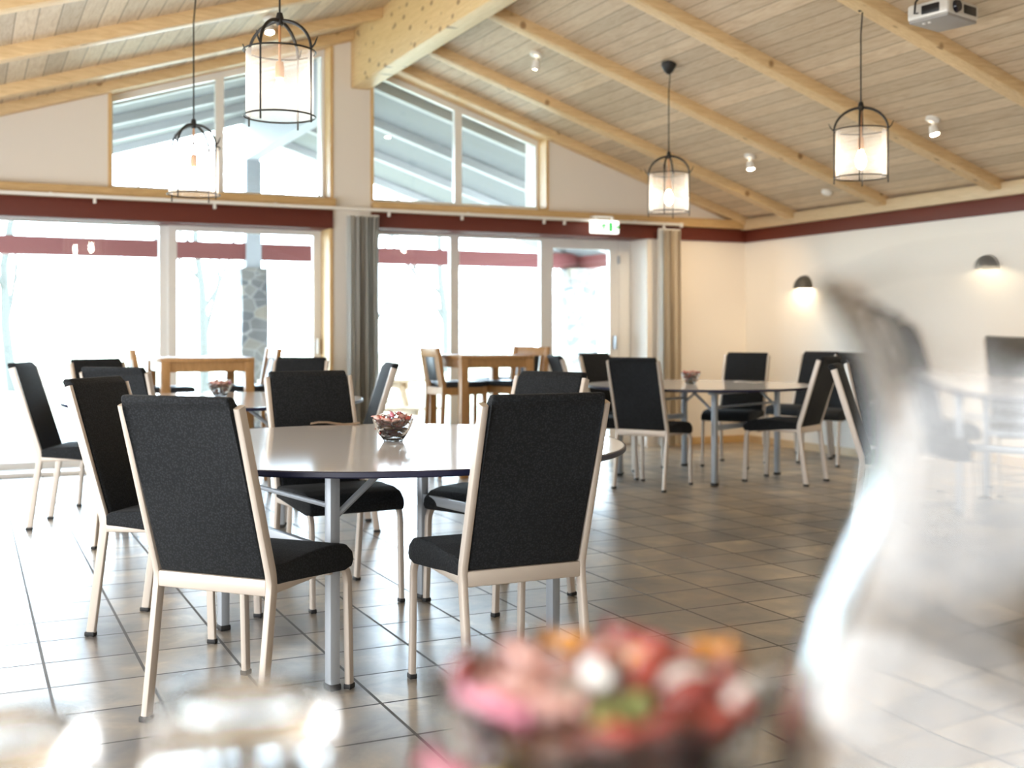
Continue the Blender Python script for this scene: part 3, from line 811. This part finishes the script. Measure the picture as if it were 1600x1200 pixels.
def heap_dome(q, heap): return (heap - BH)*max(.0, 1 - (q/.075)**2)
reds = [('red', 4), ('dark red', 1), ('rose', 7), ('orange', 1), ('pink', 2), ('white', 2)]
bowl0 = make_bowl('glass bowl of red sweets on the near round table')
p = cw(-.455, 4.40); bowl0.location = (p.x, p.y, TZ + .0005)
pile((p.x, p.y, TZ), 'in the glass bowl on the near table', 46, 3, reds, .112)
p = cw(-1.90, 7.48); dup(bowl0, (p.x, p.y, TZ + .0005), .3, 'small glass bowl of sweets on the left rear table')
pile((p.x, p.y, TZ), 'in the glass bowl on the left rear table', 38, 5, reds, .112)
p = cw(1.46, 9.40); dup(bowl0, (p.x, p.y, TZ + .0005), .7, 'small glass bowl of sweets on the corner table')
pile((p.x, p.y, TZ), 'in the glass bowl on the corner table', 38, 7, reds, .112)

# ------------------------------------------------------------------ tall oak tables and chairs by the windows
def bar_table(name, label, x0, x1, y0, y1, h=.97):
    t = thing(name, label, 'high table', ((x0+x1)/2, (y0+y1)/2, 0), 0, 'tall oak tables by the windows')
    hx, hy = (x1-x0)/2, (y1-y0)/2
    bm = nb(); box(bm, (-hx, -hy, h-.03), (hx, hy, h)); obj('tabletop', bm, M['oak'], t, bevel=.004)
    bm = nb(); e = .03
    box(bm, (-hx+e, -hy+e-.011, h-.10), (hx-e, -hy+e+.011, h-.03)); box(bm, (-hx+e, hy-e-.011, h-.10), (hx-e, hy-e+.011, h-.03))
    box(bm, (-hx+e-.011, -hy+e, h-.10), (-hx+e+.011, hy-e, h-.03)); box(bm, (hx-e-.011, -hy+e, h-.10), (hx-e+.011, hy-e, h-.03))
    obj('apron', bm, M['oak'], t)
    for a in (-1, 1):
        for b_ in (-1, 1):
            bm = nb(); box(bm, (a*(hx-.034)-.032, b_*(hy-.034)-.032, 0), (a*(hx-.034)+.032, b_*(hy-.034)+.032, h-.03)); obj('leg', bm, M['oak'], t, bevel=.004)
    return t
bar_table('oak_high_table', 'tall oak table in front of the left glass door', 1.235, 1.895, 8.36, 9.10)
bar_table('oak_high_table', 'tall oak table in front of the right windows', 3.515, 4.16, 8.34, 9.08)
def make_bar_chair():
    t = thing('oak_high_chair', '', 'high chair')
    sh, w, d = .715, .175, .18
    for s in (-1, 1):
        bm = nb(); box(bm, (s*w-.018, d-.018, 0), (s*w+.018, d+.018, sh)); obj('front_leg', bm, M['oak'], t, bevel=.004)
        bm = nb(); flat_sweep(bm, [(-d-.03, 0), (-d, sh-.05), (-d, sh+.02), (-d-.05, 1.03)], s*w, .034, .038, 12, 6); obj('rear_leg', bm, M['oak'], t)
        bm = nb(); box(bm, (s*w-.011, -d, .27), (s*w+.011, d, .30)); obj('stretcher', bm, M['oak'], t)
    bm = nb(); box(bm, (-w, d-.011, .30), (w, d+.011, .335)); obj('footrest', bm, M['oak'], t)
    bm = nb(); box(bm, (-w, -d-.012, sh-.065), (w, -d+.012, sh-.005)); box(bm, (-w, d-.012, sh-.065), (w, d+.012, sh-.005))
    for s in (-1, 1): box(bm, (s*w-.012, -d, sh-.065), (s*w+.012, d, sh-.005))
    obj('seat_frame', bm, M['oak'], t)
    bm = nb(); box(bm, (-w-.012, -d+.02, sh-.005), (w+.012, d+.025, sh+.04)); obj('seat', bm, M['leather'], t, bevel=.015, seg=3)
    bm = nb(); prism(bm, [(-d-.060, .955), (-d-.028, .955), (-d-.042, 1.03), (-d-.074, 1.03)], -w, w, 'x'); obj('top_rail', bm, M['oak'], t, bevel=.004)
    bm = nb(); prism(bm, [(-d-.022, sh+.05), (-d+.008, sh+.05), (-d-.036, .955), (-d-.056, .955)], -.085, .085, 'x'); obj('back_pad', bm, M['leather'], t, bevel=.006)
    for s in (-1, 1):
        bm = nb(); prism(bm, [(-d-.014, sh), (-d+.008, sh), (-d-.036, .96), (-d-.052, .96)], s*.118-.013, s*.118+.013, 'x'); obj('back_slat', bm, M['oak'], t)
    return t
bc = make_bar_chair()
bc.location = (1.30, 8.73, 0); bc.rotation_euler = (0, 0, -PI/2); bc['group'] = 'tall oak chairs by the windows'; bc['label'] = 'tall oak chair at the left end of the left oak table'
dup(bc, (1.90, 8.75, 0), PI/2, 'tall oak chair at the right end of the left oak table')
dup(bc, (3.62, 8.70, 0), -PI/2, 'tall oak chair at the left side of the right oak table, back pad showing')
dup(bc, (4.13, 8.66, 0), PI/2 + .42, 'tall oak chair at the right side of the right oak table, turned towards us')
dup(bc, (4.36, 9.42, 0), PI/2, 'tall oak chair behind the right oak table beside the window mullion')

# ------------------------------------------------------------------ foreground serving table with glassware
CZ = .905
M['counter'] = mat('pale_grey_tabletop', (.60, .59, .57), .4)
def fg(X, Z): return cw(X, Z)
st = thing('serving_table', 'high white serving table carrying the sweet bowl, jug and glasses', 'table', (*cw(.15, .38), 0), -YAW)
bm = nb(); box(bm, (-.75, -.26, CZ-.03), (.75, .255, CZ)); obj('tabletop', bm, M['counter'], st, bevel=.004)
for a in (-1, 1):
    for b_ in (-1, 1):
        bm = nb(); box(bm, (a*.70-.025, b_*.21-.025, 0), (a*.70+.025, b_*.21+.025, CZ-.03)); obj('leg', bm, M['grey_steel'], st, bevel=.004)
p = fg(.042, .528); BS = 1.0
dup(bowl0, (p.x, p.y, CZ + .0005), .2, 'large blurred glass bowl heaped with coloured sweets in front')
FIX = []
for k, X, Z, z in (('green', .0395, .493, .078), ('green', .056, .501, .081), ('white', .024, .501, .084), ('white', .038, .519, .090), ('white', .080, .529, .085), ('white', -.014, .503, .074), ('orange', .002, .489, .070), ('pink', -.024, .486, .056), ('yellow', -.010, .470, .056), ('yellow', .022, .462, .054), ('white', .088, .486, .056), ('red', .064, .533, .089)):
    q = fg(X, Z); FIX.append((k, q.x-p.x, q.y-p.y, z))
pile((p.x, p.y, CZ), 'in the blurred bowl in front', 160, 11, [('red', 5), ('dark red', 5), ('rose', 6), ('orange', 1), ('pink', 1), ('white', 1)], .089, .8, FIX)
# tumblers
def tumbler(label, X, Z, h=.092, r=.038, s=1):
    q = fg(X, Z)
    t = thing('drinking_glass', label, 'drinking glass', (q.x, q.y, CZ + .0005), 0, 'clear drinking glasses')
    # standing upside down: open rim on the table, thick base on top
    bm = nb(); lathe(bm, [(r, .0), (r*.93, h*.5), (r*.84, h-.006), (r*.78, h), (r*.70, h+.001), (r*.5, h-.002), (0, h-.003), (0, h-.014), (r*.66, h-.014), (r*.78, h-.020), (r*.93-.003, h*.5), (r-.003, 0)], 64, close=True); obj('glass_body', bm, M['glass'], t)
    return t
tumbler('blurred upturned drinking glass at the bottom, second from the left edge', -.110, .470, .094, .043)
tumbler('blurred upturned drinking glass in the bottom left corner', -.202, .448, .090, .043)

# empty glass jug
q = fg(.204, .438)
jug = thing('glass_jug', 'large blurred clear glass jug at the right edge, in front of the chairs', 'jug', (q.x, q.y, CZ + .0005), -YAW)
jo = [(0, 0), (.080, 0), (.094, .006), (.099, .025), (.102, .055), (.100, .09), (.094, .118), (.081, .145), (.0695, .172), (.0655, .20), (.0665, .225), (.070, .246), (.077, .264), (.080, .271)]
ji = [(.0772, .271), (.0742, .264), (.0670, .246), (.0630, .225), (.0618, .20), (.0655, .172), (.0763, .145), (.0868, .118), (.0945, .09), (.0957, .055), (.0930, .027), (.088, .014), (.07, .012), (0, .012)]
nj = len(jo)
def spout(a, i):
    n = nj; k = max(0, 1 - abs(i - (n - .5))/4.5)
    d = (a - PI + PI) % (2*PI) - PI
    d = math.atan2(math.sin(a-PI), math.cos(a-PI))
    g_ = math.exp(-(d/.42)**2)
    return 1 + .12*k*g_, -.012*k*g_
bm = nb(); lathe(bm, jo + ji, 96, spout); obj('jug_body', bm, M['glass'], jug)
bm = nb(); tube(bm, [(.068, 0, .235), (.105, 0, .245), (.128, 0, .215), (.130, 0, .165), (.118, 0, .12), (.097, 0, .10)], [.010, .010, .011, .011, .010, .009], 14); obj('handle', bm, M['glass'], jug)

# ------------------------------------------------------------------ terrace outside
PZ = -.10
bm = nb(); box(bm, (-6, BW+.45, PZ-.1), (12, 16.2, PZ)); struct('terrace_floor', bm, M['patio'], label='pale concrete terrace outside the glass doors')
bm = nb(); box(bm, (-40, 16.2, PZ-.2), (50, 70, PZ-.02)); struct('lawn', bm, M['lawn'], label='pale lawn beyond the terrace')
PY1 = 14.55
bm = nb()
for f, x0, x1 in ((zl, LW-.6, RIDGE), (zr, RIDGE, 8.2)):
    prism(bm, [(x0, f(x0)), (x1, f(x1)), (x1, f(x1)+.12), (x0, f(x0)+.12)], BW+.5, PY1)
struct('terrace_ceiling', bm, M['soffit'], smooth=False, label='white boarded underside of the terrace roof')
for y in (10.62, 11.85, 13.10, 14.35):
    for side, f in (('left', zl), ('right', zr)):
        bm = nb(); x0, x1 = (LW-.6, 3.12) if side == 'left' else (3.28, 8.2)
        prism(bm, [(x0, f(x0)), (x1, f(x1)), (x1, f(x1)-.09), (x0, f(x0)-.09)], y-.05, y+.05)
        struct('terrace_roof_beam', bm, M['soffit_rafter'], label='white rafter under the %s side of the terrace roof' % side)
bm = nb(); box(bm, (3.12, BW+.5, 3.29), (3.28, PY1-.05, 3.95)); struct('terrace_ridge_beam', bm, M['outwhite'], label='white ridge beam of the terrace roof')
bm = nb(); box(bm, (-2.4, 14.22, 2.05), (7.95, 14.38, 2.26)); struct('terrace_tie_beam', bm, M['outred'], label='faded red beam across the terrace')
bm = nb(); box(bm, (7.79, BW+.5, 2.05), (7.95, 14.22, 2.26)); struct('terrace_side_beam', bm, M['outred'], label='faded red beam along the terrace side')
def pillar(label, x, y, w, top, post):
    t = thing('stone_pillar', label, 'pillar', (x, y, PZ), 0, 'stone terrace pillars')
    bm = nb(); n = 10; h = top-PZ; rnd = random.Random(int(x*10))
    box(bm, (-w/2, -w/2, 0), (w/2, w/2, h))
    bmesh.ops.subdivide_edges(bm, edges=bm.edges[:], cuts=7, use_grid_fill=True)
    for v in bm.verts:
        if 0 < v.co.z < h: v.co.x += rnd.uniform(-.012, .012); v.co.y += rnd.uniform(-.012, .012)
    obj('stone_shaft', bm, M['stone'], t, ang=30)
    if post: 
        bm = nb(); box(bm, (-.095, -.095, h), (.095, .095, 3.29-PZ)); obj('upper_post', bm, M['outwhite'], t, bevel=.005)
pillar('stone pillar with a white upper post under the terrace ridge', 3.21, 14.3, .32, 1.95, True)
pillar('stone pillar at the outer corner of the terrace', 7.80, 14.3, .42, 2.05, False)

def picnic(label, x, y, rz):
    t = thing('picnic_table', label, 'picnic table', (x, y, PZ), rz, 'wooden picnic tables on the terrace')
    for k in range(5):
        bm = nb(); box(bm, (-.85, -.36+k*.146, .70), (.85, -.36+k*.146+.136, .735)); obj('top_plank', bm, M['paleoak'], t, bevel=.005)
    for s in (-1, 1):
        for k in range(2):
            bm = nb(); y0 = s*.66 + (k-1)*.14; box(bm, (-.85, y0, .42), (.85, y0+.13, .45)); obj('bench_plank', bm, M['paleoak'], t, bevel=.005)
    for s in (-1, 1):
        for u in (-1, 1):
            bm = nb(); prism(bm, [(u*.22, .70), (u*.30, .70), (u*.66, 0), (u*.56, 0)], s*.58-.03, s*.58+.03, 'x'); obj('leg', bm, M['paleoak'], t)
        bm = nb(); box(bm, (s*.58-.065, -.78, .36), (s*.58-.032, .78, .42)); box(bm, (s*.58+.032, -.34, .62), (s*.58+.062, .34, .70)); obj('crossbar', bm, M['paleoak'], t)
picnic('wooden picnic table on the terrace, left of the right oak table', 3.75, 12.25, .1)
picnic('wooden picnic table on the terrace in front of the exit door', 6.9, 12.3, .0)
bn = thing('garden_bench', 'low red garden bench outside the left glass door', 'bench', (1.80, 12.2, PZ), .1)
bm = nb()
for k in range(3): box(bm, (-.6, -.18+k*.125, .40), (.6, -.18+k*.125+.11, .435))
obj('seat', bm, M['outred'], bn, bevel=.004)
for q in (-1, 1):
    bm = nb(); box(bm, (q*.5-.03, -.17, 0), (q*.5+.03, .17, .40)); obj('leg', bm, M['outred'], bn, bevel=.004)
bm = nb(); box(bm, (-.56, -.02, .12), (.56, .02, .20)); obj('stretcher', bm, M['outred'], bn, bevel=.003)

# bare trees beyond the lawn
def tree(label, x, y, h, seed, r0=.16):
    rnd = random.Random(seed)
    t = thing('bare_tree', label, 'tree', (x, y, PZ-.02), 0, 'bare trees beyond the lawn')
    bmT, bmB = nb(), nb()
    def grow(p, d, ln, r, lvl, bm):
        pts = [p]; rad = [r]; n = 4
        for k in range(n):
            d = (d + Vector((rnd.uniform(-.18, .18), rnd.uniform(-.18, .18), rnd.uniform(-.02, .12)))).normalized()
            pts.append(pts[-1] + d*ln/n); rad.append(r*(1 - .55*(k+1)/n))
        tube(bm, pts, rad, 6 if lvl < 2 else 4)
        if lvl >= 4: return
        m_ = 3 if lvl else 6
        for k in range(m_):
            u = rnd.uniform(.35, 1.0) if lvl else .25 + .75*k/(m_-1)
            i = min(n-1, int(u*n)); q_ = pts[i].lerp(pts[i+1], u*n - i) if u < 1 else pts[-1]
            a = rnd.uniform(0, 2*PI)
            dd = (d*.75 + Vector((math.cos(a), math.sin(a), rnd.uniform(.0, .6)))*.75).normalized()
            grow(q_, dd, ln*rnd.uniform(.45, .65), r*(1-.5*u)*.55, lvl+1, bmB)
    grow(Vector((0, 0, 0)), Vector((0, 0, 1)), h*.62, r0, 0, bmT)
    obj('trunk', bmT, M['bark'], t); obj('branches', bmB, M['bark'], t)
tree('bare tree with two thick limbs outside the left edge of the glass door', -2.7, 21.0, 9, 2, .20)
tree('bare tree standing behind the first at far left', -1.6, 31.0, 10, 5, .17)
tree('slim bare tree in the middle of the left glass door', .9, 27.0, 9, 8, .13)
tree('slim bare tree right of the stone pillar with the white post', 4.6, 25.0, 7, 11, .12)
tree('small bare tree seen in the first tall pane', 8.6, 26.0, 6, 14, .12)
tree('bare tree seen in the middle tall pane', 13.86, 34.0, 10, 17, .16)
